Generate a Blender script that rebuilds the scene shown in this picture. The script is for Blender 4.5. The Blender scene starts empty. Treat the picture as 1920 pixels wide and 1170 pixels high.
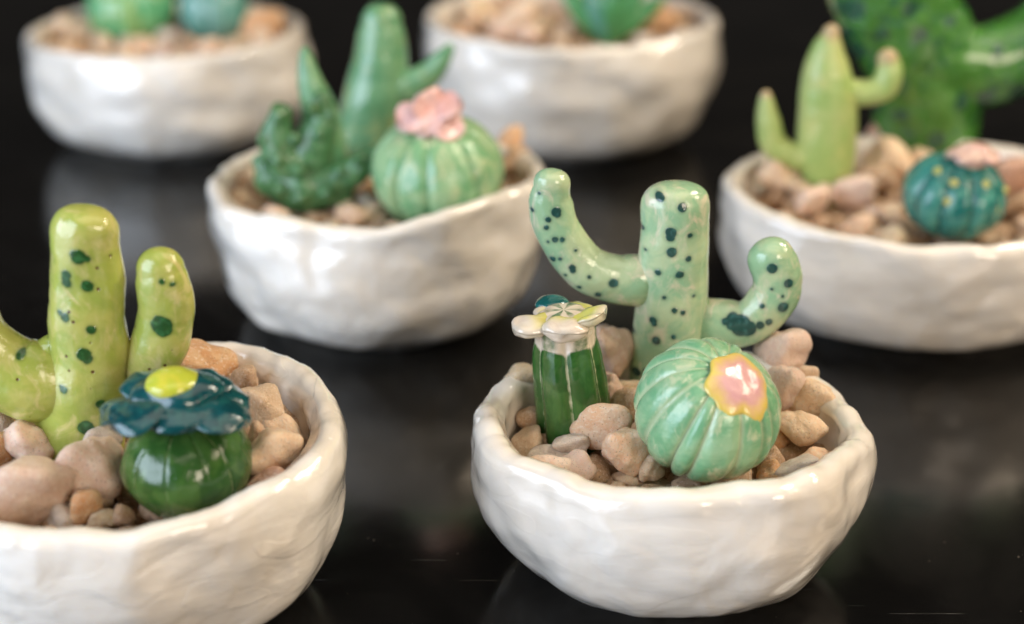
import bpy, math, random
from mathutils import Vector, Matrix, noise
S = bpy.context.scene
COL = S.collection
CM = 0.01                                   # everything below is written in centimetres
PI = math.pi

# ------------------------------------------------------------------ camera
FPX, PITCH, CAMZ = 2700.0, math.radians(25.0), 20.8      # focal length in pixels of a 1920 px wide picture
cam_d = bpy.data.cameras.new('camera')
cam = bpy.data.objects.new('camera', cam_d); COL.objects.link(cam); S.camera = cam
cam_d.sensor_width = 36.0
cam_d.lens = FPX / 1920 * 36
cam_d.clip_start = 0.01; cam_d.clip_end = 20
cam.location = (0, 0, CAMZ * CM)
cam.rotation_euler = (PI / 2 - PITCH, 0, 0)
cam_d.dof.use_dof = True
cam_d.dof.focus_distance = 0.337
cam_d.dof.aperture_fstop = 5.8
cam_d.dof.aperture_blades = 0

# ------------------------------------------------------------------ world and lamps (an indoor room: window light and warm lamp light)
W = bpy.data.worlds.new('World'); S.world = W; W.use_nodes = True
bg = W.node_tree.nodes['Background']
bg.inputs['Color'].default_value = (1.0, 0.92, 0.84, 1)
bg.inputs['Strength'].default_value = 0.03

def area(name, loc, target, sx, sy, power, color):
    d = bpy.data.lights.new(name, 'AREA'); d.shape = 'RECTANGLE'; d.size = sx * CM; d.size_y = sy * CM
    d.energy = power; d.color = color
    o = bpy.data.objects.new(name, d); COL.objects.link(o)
    o.location = Vector(loc) * CM
    o.rotation_euler = (Vector(target) - Vector(loc)).to_track_quat('-Z', 'Y').to_euler()
    return o
# daylight window on the left
area('window_light', (-74, -8, 30), (0, 42, 3), 84, 60, 11.8, (0.72, 0.83, 1.0))
# soft warm bounce from the room's ceiling
area('ceiling_light', (10, 20, 95), (2, 42, 3), 110, 80, 4.0, (1.0, 0.86, 0.70))
# panes of a roof window, high on the right
for x, y in ((50, 46), (61, 46), (50, 58), (61, 58)):
    area('pane_light', (x, y, 72), (2, 40, 3), 8, 9, 1.0, (1.0, 0.88, 0.72))
# warm lamp on the right
for dz in (0, 13):
    area('lamp_light', (72, 22 + dz * .4, 50 + dz), (2, 40, 3), 20, 9, 1.3, (1.0, 0.80, 0.58))
area('room_light', (46, -40, 34), (2, 40, 3), 30, 30, 3.4, (1.0, 0.83, 0.66))

S.view_settings.view_transform = 'Standard'
S.view_settings.look = 'None'
S.view_settings.exposure = -0.04
S.view_settings.gamma = 1.0

# ------------------------------------------------------------------ pixel <-> place helpers
_F = Vector((0, math.cos(PITCH), -math.sin(PITCH))); _U = Vector((0, math.sin(PITCH), math.cos(PITCH))); _R = Vector((1, 0, 0))
_C = Vector((0, 0, CAMZ))
def ray(px, py): return _F + _R * ((px - 960) / FPX) + _U * (-(py - 585) / FPX)
def at(px, py, z):                          # point on the horizontal plane z
    d = ray(px, py); return _C + d * ((z - CAMZ) / d.z)
def aty(px, py, y):                         # point on the vertical plane y
    d = ray(px, py); return _C + d * (y / d.y)
def ppc(p): return FPX / ((Vector(p) - _C).dot(_F))      # pixels per centimetre at a point

# ------------------------------------------------------------------ objects
def new_obj(name, verts, faces, mat, parent=None, origin=(0, 0, 0), attrs=None, smooth=True):
    org = Vector(origin)
    me = bpy.data.meshes.new(name)
    me.from_pydata([tuple((Vector(v) - org) * CM) for v in verts], [], faces)
    if smooth: me.polygons.foreach_set('use_smooth', [True] * len(me.polygons))
    if attrs:
        for k, vals in attrs.items():
            a = me.attributes.new(k, 'FLOAT', 'POINT'); a.data.foreach_set('value', vals)
    me.materials.append(mat); me.update()
    o = bpy.data.objects.new(name, me); COL.objects.link(o)
    o.location = org * CM
    if parent is not None:
        o.parent = parent; o.location = (org - parent['_o']) * CM if '_o' in PO.get(parent.name, {}) else o.location
    return o
PO = {}
ORG = {}
def thing(name, label, cat, loc, group=None):
    o = bpy.data.objects.new(name, None); COL.objects.link(o)
    o.location = Vector(loc) * CM; o.empty_display_size = 0.01
    ORG[o.name] = Vector(loc)
    tag(o, label, cat, group); return o
def tag(o, label, cat, group=None, kind=None):
    if label: o['label'] = label
    if cat: o['category'] = cat
    if group: o['group'] = group
    if kind: o['kind'] = kind
def part(name, vf, mat, parent, label=None):
    """vf = (verts, faces, attrs) in world centimetres; origin is the parent's base"""
    org = ORG[parent.name]
    me = bpy.data.meshes.new(name)
    me.from_pydata([tuple((Vector(v) - org) * CM) for v in vf[0]], [], vf[1])
    me.polygons.foreach_set('use_smooth', [True] * len(me.polygons))
    for k, vals in (vf[2] or {}).items():
        a = me.attributes.new(k, 'FLOAT', 'POINT'); a.data.foreach_set('value', vals)
    me.materials.append(mat); me.update()
    o = bpy.data.objects.new(name, me); COL.objects.link(o)
    o.parent = parent; ORG[o.name] = org
    if label: o['label'] = label
    return o
def single(name, vf, mat, org):
    me = bpy.data.meshes.new(name); org = Vector(org)
    me.from_pydata([tuple((Vector(v) - org) * CM) for v in vf[0]], [], vf[1])
    me.polygons.foreach_set('use_smooth', [True] * len(me.polygons))
    for k, vals in (vf[2] or {}).items():
        a = me.attributes.new(k, 'FLOAT', 'POINT'); a.data.foreach_set('value', vals)
    me.materials.append(mat); me.update()
    o = bpy.data.objects.new(name, me); COL.objects.link(o); o.location = org * CM; ORG[o.name] = org
    return o

# ------------------------------------------------------------------ materials
class NT:
    def __init__(self, name):
        self.m = bpy.data.materials.new(name); self.m.use_nodes = True
        self.t = self.m.node_tree; self.n = self.t.nodes; self.l = self.t.links
        self.b = self.n['Principled BSDF']
        tc = self.n.new('ShaderNodeTexCoord')
        mp = self.n.new('ShaderNodeVectorMath'); mp.operation = 'SCALE'; mp.inputs['Scale'].default_value = 100.0
        self.l.new(tc.outputs['Object'], mp.inputs[0]); self.co = mp.outputs[0]      # centimetres
    def set(self, k, v):
        s = self.b.inputs[k]
        if hasattr(v, 'is_output'): self.l.new(v, s)
        else: s.default_value = v
    def link(self, v, s):
        if hasattr(v, 'is_output'): self.l.new(v, s)
        else: s.default_value = v
    def noise(self, scale, detail=3, rough=.5, dist=0.0, co=None, col=False):
        n = self.n.new('ShaderNodeTexNoise'); n.inputs['Scale'].default_value = scale; n.inputs['Detail'].default_value = detail
        n.inputs['Roughness'].default_value = rough; n.inputs['Distortion'].default_value = dist
        self.l.new(co or self.co, n.inputs['Vector']); return n.outputs['Color' if col else 'Fac']
    def vor(self, scale, co=None, feature='F1'):
        n = self.n.new('ShaderNodeTexVoronoi'); n.feature = feature; n.inputs['Scale'].default_value = scale
        self.l.new(co or self.co, n.inputs['Vector']); return n.outputs['Distance']
    def map(self, v, a, b, c=0.0, d=1.0, smooth=True):
        n = self.n.new('ShaderNodeMapRange'); n.interpolation_type = 'SMOOTHSTEP' if smooth else 'LINEAR'
        self.link(v, n.inputs['Value'])
        for i, x in zip(('From Min', 'From Max', 'To Min', 'To Max'), (a, b, c, d)): n.inputs[i].default_value = x
        return n.outputs['Result']
    def math(self, op, a, b=0.0, c=0.0):
        n = self.n.new('ShaderNodeMath'); n.operation = op
        self.link(a, n.inputs[0]); self.link(b, n.inputs[1]); self.link(c, n.inputs[2]); return n.outputs[0]
    def mix(self, f, a, b):
        n = self.n.new('ShaderNodeMix'); n.data_type = 'RGBA'
        self.link(f, n.inputs['Factor'])
        for v, s in ((a, n.inputs[6]), (b, n.inputs[7])):
            if hasattr(v, 'is_output'): self.l.new(v, s)
            else: s.default_value = (*v, 1)
        return n.outputs[2]
    def attr(self, name):
        n = self.n.new('ShaderNodeAttribute'); n.attribute_name = name; return n.outputs['Fac']
    def stretch(self, s, rot=(0, 0, 0)):
        n = self.n.new('ShaderNodeMapping'); n.inputs['Scale'].default_value = s; n.inputs['Rotation'].default_value = rot
        self.l.new(self.co, n.inputs['Vector']); return n.outputs[0]
    def bump(self, h, dist, prev=None):
        n = self.n.new('ShaderNodeBump'); n.inputs['Strength'].default_value = 1.0; n.inputs['Distance'].default_value = dist * CM
        self.link(h, n.inputs['Height'])
        if prev: self.l.new(prev, n.inputs['Normal'])
        return n.outputs['Normal']
    def spots(self, pts, wobble=.05, wscale=3.0):
        """painted glaze spots: (x, z, r) in centimetres on the front-back axis of the piece"""
        w = self.noise(wscale, 3, .6, 0, col=True)
        v = self.n.new('ShaderNodeVectorMath'); v.operation = 'MULTIPLY_ADD'
        self.l.new(w, v.inputs[0]); v.inputs[1].default_value = (2 * wobble,) * 3; self.l.new(self.co, v.inputs[2])
        fl = self.n.new('ShaderNodeVectorMath'); fl.operation = 'MULTIPLY'; fl.inputs[1].default_value = (1, 0, 1)
        self.l.new(v.outputs[0], fl.inputs[0])
        acc = None
        for x, z, r in pts:
            d = self.n.new('ShaderNodeVectorMath'); d.operation = 'DISTANCE'
            self.l.new(fl.outputs[0], d.inputs[0]); d.inputs[1].default_value = (x + wobble, 0, z + wobble)
            q = self.math('SUBTRACT', r, d.outputs['Value'])
            acc = q if acc is None else self.math('MAXIMUM', acc, q)
        return acc        # >0 inside a spot, in cm

def glaze(name, a, b, root=None, scale=1.2, rough=.09, lump=.02, spots=None, spotcol=(.006, .05, .05), cream=None, contrast=(.42, .6),
          pits=None, groovecol=None, groove=(.0, .3), sss=0.0, fine=.004, topcol=None, topr=(.75, .9), edge=None, streak=None, coat=.35, wob=.05, pitcol=(.1,.03,.01)):
    t = NT(name)
    f = t.map(t.noise(scale, 4, .6, .6), *contrast)
    c = t.mix(f, a, b)
    if cream:
        f2 = t.map(t.noise(scale * 2.2, 5, .65, 1.0, co=t.stretch((1, 1, .6))), .5, .68)
        c = t.mix(f2, c, cream)
    if streak:
        f3 = t.map(t.noise(1.0, 4, .6, .3, co=t.stretch((6, 6, .9))), .45, .7, 0, .7)
        c = t.mix(f3, c, streak)
    if groovecol:
        g = t.attr('groove')
        gn = t.math('ADD', g, t.math('MULTIPLY', t.math('SUBTRACT', t.noise(5, 3), .5), .25))
        c = t.mix(t.map(gn, groove[0], groove[1], 1, 0), c, groovecol)
    if topcol:
        h = t.attr('hgt')
        hn = t.math('ADD', h, t.math('MULTIPLY', t.math('SUBTRACT', t.noise(3, 3), .5), .16))
        c = t.mix(t.map(hn, *topr), c, topcol)
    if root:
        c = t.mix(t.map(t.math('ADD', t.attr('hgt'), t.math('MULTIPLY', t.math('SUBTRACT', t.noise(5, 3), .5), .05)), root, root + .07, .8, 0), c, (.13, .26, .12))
    if edge:
        e = t.attr('edge')
        en = t.math('ADD', e, t.math('MULTIPLY', t.math('SUBTRACT', t.noise(2.2, 4, .6, .8), .5), .5))
        c = t.mix(t.map(en, edge[1], edge[2]), c, edge[0])
        if len(edge) > 3: c = t.mix(t.map(en, edge[4], edge[5]), c, edge[3])
    nrm = t.bump(t.noise(.9, 2, .5), lump * 3)
    nrm = t.bump(t.noise(4.5, 3, .55), lump, nrm)
    nrm = t.bump(t.noise(26, 3, .6), fine, nrm)
    if pits:
        pv = t.vor(pits, co=None)
        pm = t.map(pv, .07, .13, 1, 0)
        keep = t.map(t.noise(pits * .45, 1), .44, .5)
        pm = t.math('MULTIPLY', pm, keep)
        c = t.mix(pm, c, pitcol)
        nrm = t.bump(t.math('MULTIPLY', pm, -1.0), .02, nrm)
    if spots:
        s = t.spots(spots, wob)
        halo = t.map(s, -.09, .01)
        m = t.map(s, -.018, .02)
        inner = t.mix(t.map(t.noise(7, 3), .45, .75), spotcol, tuple(min(1, k * 2.2 + .02) for k in spotcol))
        c = t.mix(t.math('MULTIPLY', halo, .3), c, spotcol)
        c = t.mix(t.math('MULTIPLY', m, .94), c, inner)
        nrm = t.bump(m, .008, nrm)
    t.set('Base Color', c); t.set('Roughness', rough); t.set('Normal', nrm)
    t.set('Coat Weight', coat); t.set('Coat Roughness', .04); t.set('IOR', 1.5)
    if sss:
        t.set('Subsurface Weight', sss); t.set('Subsurface Radius', (.0015, .0015, .0008)); t.set('Subsurface Scale', 1.0)
    return t.m

def bowl_mat(name, seed, wrinkle=.02, rough=.12, col=(.86, .81, .73), col2=(.80, .73, .63)):
    t = NT(name)
    off = t.n.new('ShaderNodeVectorMath'); off.operation = 'ADD'; off.inputs[1].default_value = (seed * 7.3, seed * 3.1, seed * 5.7)
    t.l.new(t.co, off.inputs[0]); t.co = off.outputs[0]
    f = t.map(t.noise(.55, 4, .6, .5), .35, .72)
    c = t.mix(f, col, col2)
    # faint fired-clay dirt and thin iron specks
    f2 = t.map(t.noise(2.3, 5, .7, .8), .62, .8, 0, .22)
    c = t.mix(f2, c, (.44, .37, .27))
    sp = t.map(t.vor(5.5), .028, .05, 1, 0)
    sp = t.math('MULTIPLY', sp, t.map(t.noise(2.2, 1), .56, .6))
    c = t.mix(t.math('MULTIPLY', sp, .55), c, (.22, .16, .1))
    n1 = t.bump(t.noise(.6, 2, .45, .6), .15)
    n2 = t.bump(t.noise(1.0, 4, .6, 1.2, co=t.stretch((.6, .6, 1.8))), wrinkle * 1.2, n1)
    cr = t.map(t.noise(1.0, 1, .5, 1.0, co=t.stretch((.35, .35, 1.0), (.2, .1, .5))), .49, .51)     # overlapping clay edges
    n3 = t.bump(cr, wrinkle * .35, n2)
    n4 = t.bump(t.noise(7, 3, .5), .003, n3)
    pm = t.map(t.vor(3.2), .02, .05, 0, 1)
    n5 = t.bump(pm, .008, n4)
    t.set('Base Color', c); t.set('Roughness', t.map(t.noise(3, 3), .3, .7, rough * .8, rough * 1.5)); t.set('Normal', n5)
    t.set('Coat Weight', .9); t.set('Coat Roughness', .03)
    t.set('Subsurface Weight', .12); t.set('Subsurface Radius', (.001, .0008, .0005)); t.set('Subsurface Scale', 1.0)
    return t.m

def pebble_mat(name, a, b, spec=(.86, .74, .62)):
    t = NT(name)
    oi = t.n.new('ShaderNodeObjectInfo')
    off = t.n.new('ShaderNodeVectorMath'); off.operation = 'ADD'
    sc = t.n.new('ShaderNodeVectorMath'); sc.operation = 'SCALE'; sc.inputs['Scale'].default_value = 40
    t.l.new(oi.outputs['Random'], sc.inputs[0]); t.l.new(t.co, off.inputs[0]); t.l.new(sc.outputs[0], off.inputs[1]); t.co = off.outputs[0]
    c = t.mix(t.map(t.noise(1.6, 4, .6, .4), .35, .68), a, b)
    hs = t.n.new('ShaderNodeHueSaturation'); t.l.new(c, hs.inputs['Color'])
    t.l.new(t.map(oi.outputs['Random'], 0, 1, .95, 1.25, False), hs.inputs['Value'])
    c = hs.outputs[0]
    c = t.mix(t.map(t.noise(8, 5, .8), .53, .62, 0, .8), c, spec)
    c = t.mix(t.map(t.vor(6), .12, .22, .6, 0), c, tuple(k * .5 for k in a))
    c = t.mix(t.map(t.noise(9, 3, .6), .62, .78, 0, .5), c, tuple(k * .55 for k in a))
    n = t.bump(t.noise(3.2, 4, .6), .07); n = t.bump(t.noise(11, 5, .75), .045, n)
    t.set('Base Color', c); t.set('Roughness', .55); t.set('Normal', n); t.set('Specular IOR Level', .4)
    t.set('Subsurface Weight', .25); t.set('Subsurface Radius', (.0012, .0007, .0004)); t.set('Subsurface Scale', 1.0)
    return t.m

# ------------------------------------------------------------------ shape builders (world centimetres)
def cat(vals, x, closed=False):
    """Catmull-Rom through equally spaced samples; x in 0..1"""
    n = len(vals)
    if closed:
        f = (x % 1.0) * n; i = int(f); t = f - i; g = lambda k: vals[k % n]
    else:
        f = min(max(x, 0), 1) * (n - 1); i = min(int(f), n - 2); t = f - i; g = lambda k: vals[min(max(k, 0), n - 1)]
    a, b, c, d = g(i - 1), g(i), g(i + 1), g(i + 2)
    return .5 * ((2 * b) + (c - a) * t + (2 * a - 5 * b + 4 * c - d) * t * t + (3 * b - a - 3 * c + d) * t ** 3)
def nz(p, s, seed=0): return noise.noise(Vector(p) * s + Vector((seed * 13.7, seed * 5.1, seed * 9.3)))

def grid_faces(nr, ns, faces, base=0, close=True):
    for i in range(nr - 1):
        for j in range(ns if close else ns - 1):
            a = base + i * ns + j; b = base + i * ns + (j + 1) % ns
            faces.append((a, b, b + ns, a + ns))

def bowl_geo(c, rx, ry, h, thick, prof, rmod, hmod, seed, lump=.07, inner_floor=.6, NS=176):
    """a pinched clay bowl: outer wall, rounded lip, inner wall.  rmod / hmod are samples round the rim starting at +x, counter-clockwise"""
    st = []                                         # stations: (kind, parameter)
    for i in range(3): st.append(('b', i / 3 + .05))
    for i in range(30): st.append(('o', i / 29))
    for i in range(1, 9): st.append(('l', i / 9))
    for i in range(16): st.append(('i', i / 15))
    verts = []
    for k, t in st:
        for j in range(NS):
            a = 2 * PI * j / NS
            rm = cat(rmod, a / (2 * PI), True); hh = h + cat(hmod, a / (2 * PI), True)
            th = thick * (1 + .22 * noise.noise(Vector((math.cos(a) * 1.6, math.sin(a) * 1.6, seed * 3.3))))
            zl = hh - th * .5
            if k == 'b': fr = cat(prof, 0) * t; z = .0; ri = 0
            elif k == 'o': fr = cat(prof, t); z = zl * t; ri = 0
            elif k == 'l':
                ang = PI * t; fr = cat(prof, 1); z = zl + math.sin(ang) * th * .5; ri = th * .5 * (1 - math.cos(ang))
            else:
                fr = cat(prof, 1 - t * .92); z = zl + (inner_floor - zl) * t; ri = th * (1 + .35 * math.sin(PI * t))
            x = math.cos(a) * (rx * fr * rm - ri); y = math.sin(a) * (ry * fr * rm - ri)
            p = Vector((x, y, z))
            lo = min(1, z / .5) if k != 'b' else 0
            # broad pinched facets and smaller dents
            q = Vector((math.cos(a) * 3.2, math.sin(a) * 3.2, z * .8))
            d = lump * 1.7 * nz(q, .55, seed) + lump * .9 * nz(q, 1.1, seed + 3) + lump * .3 * nz(q, 2.6, seed + 7)
            if k == 'i': d *= -.7
            if k != 'b':
                n = Vector((math.cos(a), math.sin(a), 0)); p += n * d * (.3 + .7 * lo)
                if k == 'l' or (k == 'o' and t > .9): p.z += lump * .8 * nz(q, 1.5, seed + 11) + lump * .3 * nz(q, 4, seed + 5)
            verts.append(tuple(p + Vector((c[0], c[1], 0))))
    faces = []; grid_faces(len(st), NS, faces)
    faces.append(tuple(range(NS - 1, -1, -1)))
    L = (len(st) - 1) * NS; faces.append(tuple(range(L, L + NS)))
    return verts, faces, None

def tube(path, seg=56, step=.09, flat=.9, lump=.05, lscale=1.1, seed=1, capstart=True, square=2.6, ribs=0, depth=0.0, twist=0.0, fine=.012):
    """a rolled clay limb through (x, y, z, r) with rounded ends; ribs>0 cuts grooves along it"""
    n = len(path)
    L = sum((Vector(path[i + 1][:3]) - Vector(path[i][:3])).length for i in range(n - 1))
    M = max(8, int(L / step))
    P = [Vector([cat([p[k] for p in path], i / (M - 1)) for k in range(3)]) for i in range(M)]
    R = [cat([p[3] for p in path], i / (M - 1)) for i in range(M)]
    T = []
    for i in range(M):
        d = P[min(i + 1, M - 1)] - P[max(i - 1, 0)]; T.append(d.normalized())
    u = T[0].orthogonal().normalized()
    # keep one frame axis close to the front-back direction
    Y = Vector((0, 1, 0))
    rows = []                                       # (centre, radius, tangent)
    K = 12
    if capstart:
        for k in range(K):
            a = PI / 2 * (1 - k / K); s = math.cos(a) ** (2 / square); rows.append((P[0] - T[0] * R[0] * math.sin(a) ** (2 / square), R[0] * max(s, .02), T[0], 0))
    for i in range(M): rows.append((P[i], R[i], T[i], i / (M - 1)))
    for k in range(1, K + 1):
        a = PI / 2 * k / K; s = math.cos(a) ** (2 / square) if k < K else .02
        rows.append((P[-1] + T[-1] * R[-1] * math.sin(a) ** (2 / square) * (1 if k < K else 1.0), R[-1] * max(s, .02), T[-1], 1.0))
    verts = []; groove = []; hg = []
    for c, r, t, h in rows:
        yv = (Y - t * Y.dot(t))
        if yv.length < .2: yv = u
        yv.normalize(); xv = yv.cross(t).normalized()
        for j in range(seg):
            a = 2 * PI * j / seg
            g = 1.0
            rr = r
            if ribs:
                g = abs(math.sin((a + twist) * ribs / 2)); gg = min(1, (g * 1.25)) ** .55
                rr = r * (1 - depth * (1 - gg))
                rr *= 1 + .04 * noise.noise(Vector((math.floor((a + twist) * ribs / (2 * PI)) * 3.1, seed, 0)))
            p = c + xv * math.cos(a) * rr + yv * math.sin(a) * rr * flat
            nn = (xv * math.cos(a) + yv * math.sin(a))
            w = min(1, r / .2)
            p += nn * w * (lump * nz(p, lscale, seed) + fine * nz(p, 5, seed + 2))
            verts.append(tuple(p)); groove.append(g); hg.append(h)
    faces = []; nr = len(rows); grid_faces(nr, seg, faces)
    faces = [tuple(reversed(f)) for f in faces]
    faces.append(tuple(range(seg))); L0 = (nr - 1) * seg; faces.append(tuple(range(L0 + seg - 1, L0 - 1, -1)))
    return verts, faces, {'groove': groove, 'hgt': hg}

def frame(axis, ref=(0, 0, 1)):
    z = Vector(axis).normalized(); r = Vector(ref)
    if abs(z.dot(r)) > .99: r = Vector((0, 1, 0))
    x = r.cross(z).normalized(); return x, z.cross(x), z

def ball_surf(c, fr, R, squash, ribs, depth, seed, th, ph, jit=.35, sharp=.5, dent=.5, wid=.87):
    x, y, z = fr
    # uneven rib spacing
    pj = ph + jit / ribs * 2 * (noise.noise(Vector((math.cos(ph) * 1.7, math.sin(ph) * 1.7, seed))))*2
    g = abs(math.sin(pj * ribs / 2))
    gg = min(1, g / wid) ** sharp
    ki = math.floor(pj * ribs / (2 * PI) + .5) % ribs
    depth *= .75 + .6 * noise.noise(Vector((ki * 2.3, seed, .4)))
    if depth == 0: gg = 1
    w = math.sin(th) ** .7 if th > 0 else 0
    r = R * (1 - depth * (1 - gg) * min(1, w * 1.2))
    pole = math.exp(-(th / .35) ** 2) * dent * .16 * R
    d = x * math.cos(ph) * math.sin(th) + y * math.sin(ph) * math.sin(th)
    p = d * r + z * (math.cos(th) * R * squash * (.96 + .04 * gg) - pole)
    n = (d + z * math.cos(th)).normalized()
    p += n * (.035 * R * nz(p, 1.0 / R * 1.2, seed) + .012 * R * nz(p, 3.5 / R, seed + 4))
    return c + p, g, n
def ball_geo(c, axis, R, squash, ribs, depth, seed, NT_=110, NP_=260, **kw):
    fr = frame(axis); verts = []; gr = []; hg = []
    for i in range(NT_):
        th = PI * (i + .02) / (NT_ - 1 + .04)
        for j in range(NP_):
            p, g, n = ball_surf(Vector(c), fr, R, squash, ribs, depth, seed, th, 2 * PI * j / NP_, **kw)
            verts.append(tuple(p)); gr.append(g); hg.append(1 - i / (NT_ - 1))
    faces = []; grid_faces(NT_, NP_, faces); faces = [tuple(reversed(f)) for f in faces] if False else faces
    faces.append(tuple(range(NP_ - 1, -1, -1))); L0 = (NT_ - 1) * NP_; faces.append(tuple(range(L0, L0 + NP_)))
    return verts, faces, {'groove': gr, 'hgt': hg}

def petal_geo(c, direction, up, length, width, thick, curl=.0, ruffle=.0, cup=.1, tip=.5, seed=0, NU=26, NV=18, root=.45):
    """one clay petal: starts at c, runs along direction, closed top and bottom skins"""
    d = Vector(direction).normalized(); z = (Vector(up) - d * Vector(up).dot(d)).normalized(); s = d.cross(z)
    verts = []; top = []; edge = []
    for side in (1, -1):
        for i in range(NU):
            u = i / (NU - 1)
            wv = width * .5 * (root + (1 - root) * math.sin(PI * min(1, u / (2 * tip)) ** 1.0 * 1.0) if u < tip else 1.0)
            if u >= tip:
                q = (u - tip) / (1 - tip); wv = width * .5 * max(.0, 1 - q ** 2.6) ** .5
            for j in range(NV):
                v = -1 + 2 * j / (NV - 1)
                vv = math.sin(v * PI / 2)
                zz = curl * u * u * length + cup * width * vv * vv + ruffle * math.sin(u * 7 + seed) * vv + ruffle * .7 * math.sin(vv * 4 + seed * 2) * u
                fall = max(0, 1 - vv ** 2) ** .5 * (1 - u ** 6) ** .5 if u < 1 else 0
                zz += side * thick * .5 * fall
                p = Vector(c) + d * u * length + s * vv * wv + z * zz
                p += z * .04 * thick * 4 * nz(p, 3, seed)
                verts.append(tuple(p)); top.append(1.0 if side > 0 else 0.0); edge.append(max(abs(v), u))
    hv = [tp * (1 - e ** 2.5) for tp, e in zip(top, edge)]
    faces = []; N = NU * NV
    for i in range(NU - 1):
        for j in range(NV - 1):
            a = i * NV + j; faces.append((a, a + NV, a + NV + 1, a + 1)); faces.append((N + a, N + a + 1, N + a + NV + 1, N + a + NV))
    for i in range(NU - 1):
        a = i * NV; faces.append((a, N + a, N + a + NV, a + NV)); b = a + NV - 1; faces.append((b, b + NV, N + b + NV, N + b))
    for j in range(NV - 1):
        faces.append((j, j + 1, N + j + 1, N + j)); b = (NU - 1) * NV + j; faces.append((b, N + b, N + b + 1, b + 1))
    return verts, faces, {'edge': edge, 'top': top, 'hgt': hv}

def blob_geo(c, axis, rx, ry, rz, seed=0, lump=.05, NT_=28, NP_=40, power=1.0):
    x, y, z = frame(axis); verts = []; hg = []
    for i in range(NT_):
        th = PI * (i + .02) / (NT_ - 1 + .04)
        for j in range(NP_):
            ph = 2 * PI * j / NP_
            k = 1 + lump * noise.noise(Vector((math.sin(th) * math.cos(ph), math.sin(th) * math.sin(ph), math.cos(th))) * 1.6 + Vector((seed * 7.7,) * 3))
            p = Vector(c) + (x * math.cos(ph) * rx * math.sin(th) ** power + y * math.sin(ph) * ry * math.sin(th) ** power + z * math.cos(th) * rz) * k
            verts.append(tuple(p)); hg.append(.5 + .5 * math.cos(th))
    faces = []; grid_faces(NT_, NP_, faces)
    faces.append(tuple(range(NP_ - 1, -1, -1))); L0 = (NT_ - 1) * NP_; faces.append(tuple(range(L0, L0 + NP_)))
    return verts, faces, {'hgt': hg, 'groove': [1.0] * len(verts), 'edge': [0.0] * len(verts)}

# unit icospheres for pebbles
def ico(sub):
    t = (1 + 5 ** .5) / 2
    v = [Vector(p).normalized() for p in ((-1, t, 0), (1, t, 0), (-1, -t, 0), (1, -t, 0), (0, -1, t), (0, 1, t), (0, -1, -t), (0, 1, -t), (t, 0, -1), (t, 0, 1), (-t, 0, -1), (-t, 0, 1))]
    f = [(0,11,5),(0,5,1),(0,1,7),(0,7,10),(0,10,11),(1,5,9),(5,11,4),(11,10,2),(10,7,6),(7,1,8),(3,9,4),(3,4,2),(3,2,6),(3,6,8),(3,8,9),(4,9,5),(2,4,11),(6,2,10),(8,6,7),(9,8,1)]
    for _ in range(sub):
        cache = {}; nf = []
        def mid(a, b):
            k = (min(a, b), max(a, b))
            if k not in cache: v.append(((v[a] + v[b]) / 2).normalized()); cache[k] = len(v) - 1
            return cache[k]
        for a, b, c in f:
            ab, bc, ca = mid(a, b), mid(b, c), mid(c, a); nf += [(a, ab, ca), (b, bc, ab), (c, ca, bc), (ab, bc, ca)]
        f = nf
    return v, f
ICO3, ICO1 = ico(3), ico(1)
def stone_shape(rng, base, p=9, nf=11, wear=.06):
    """a worn stone: a random many-sided solid with softened edges"""
    pl = [(Vector((rng.gauss(0, 1), rng.gauss(0, 1), rng.gauss(0, 1))).normalized(), rng.uniform(.78, 1.05)) for _ in range(nf)]
    pl += [(Vector(a).normalized(), 1.02 + .1 * rng.random()) for a in ((1, .3, 0), (-1, .2, .3), (0, 1, .3), (.3, -1, 0), (0, .3, 1), (0, -.2, -1))]
    sd = rng.random() * 50; out = []
    for d in base:
        s = sum(max(0, d.dot(n) / k) ** p for n, k in pl); r = (1 / s) ** (1 / p)
        r *= 1 + wear * noise.noise(d * 2.1 + Vector((sd, 0, 0)))
        out.append(d * r)
    return out

rng = random.Random(11)
STONES = []
for i in range(16):
    sh = stone_shape(rng, ICO3[0], p=4, nf=5, wear=.12) if i < 6 else stone_shape(rng, ICO3[0], p=rng.choice((5, 6, 8)), nf=rng.choice((6, 8, 10)), wear=.16)
    STONES.append(sh)

# ================================================================== materials used
M_table = NT('black_glossy_table')
t = M_table
dust = t.map(t.vor(2.4), .03, .06, 1, 0); dust = t.math('MULTIPLY', dust, t.map(t.noise(.9, 2), .5, .58))
smear = t.noise(.16, 4, .6, 1.2)
c = t.mix(t.map(smear, .35, .7), (.003, .0028, .0026), (.007, .0065, .006))
c = t.mix(t.math('MULTIPLY', dust, .6), c, (.35, .3, .25))
t.set('Base Color', c)
t.set('Roughness', t.map(smear, .3, .7, .10, .20))
scr = t.noise(1, 2, .5, 0, co=t.stretch((.25, 9, 1), (0, 0, .5)))
n = t.bump(t.noise(.35, 2), .01); n = t.bump(t.map(scr, .70, .75), .004, n); n = t.bump(t.noise(14, 3, .6), .0012, n)
t.set('Normal', n)
M_table = t.m

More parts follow.
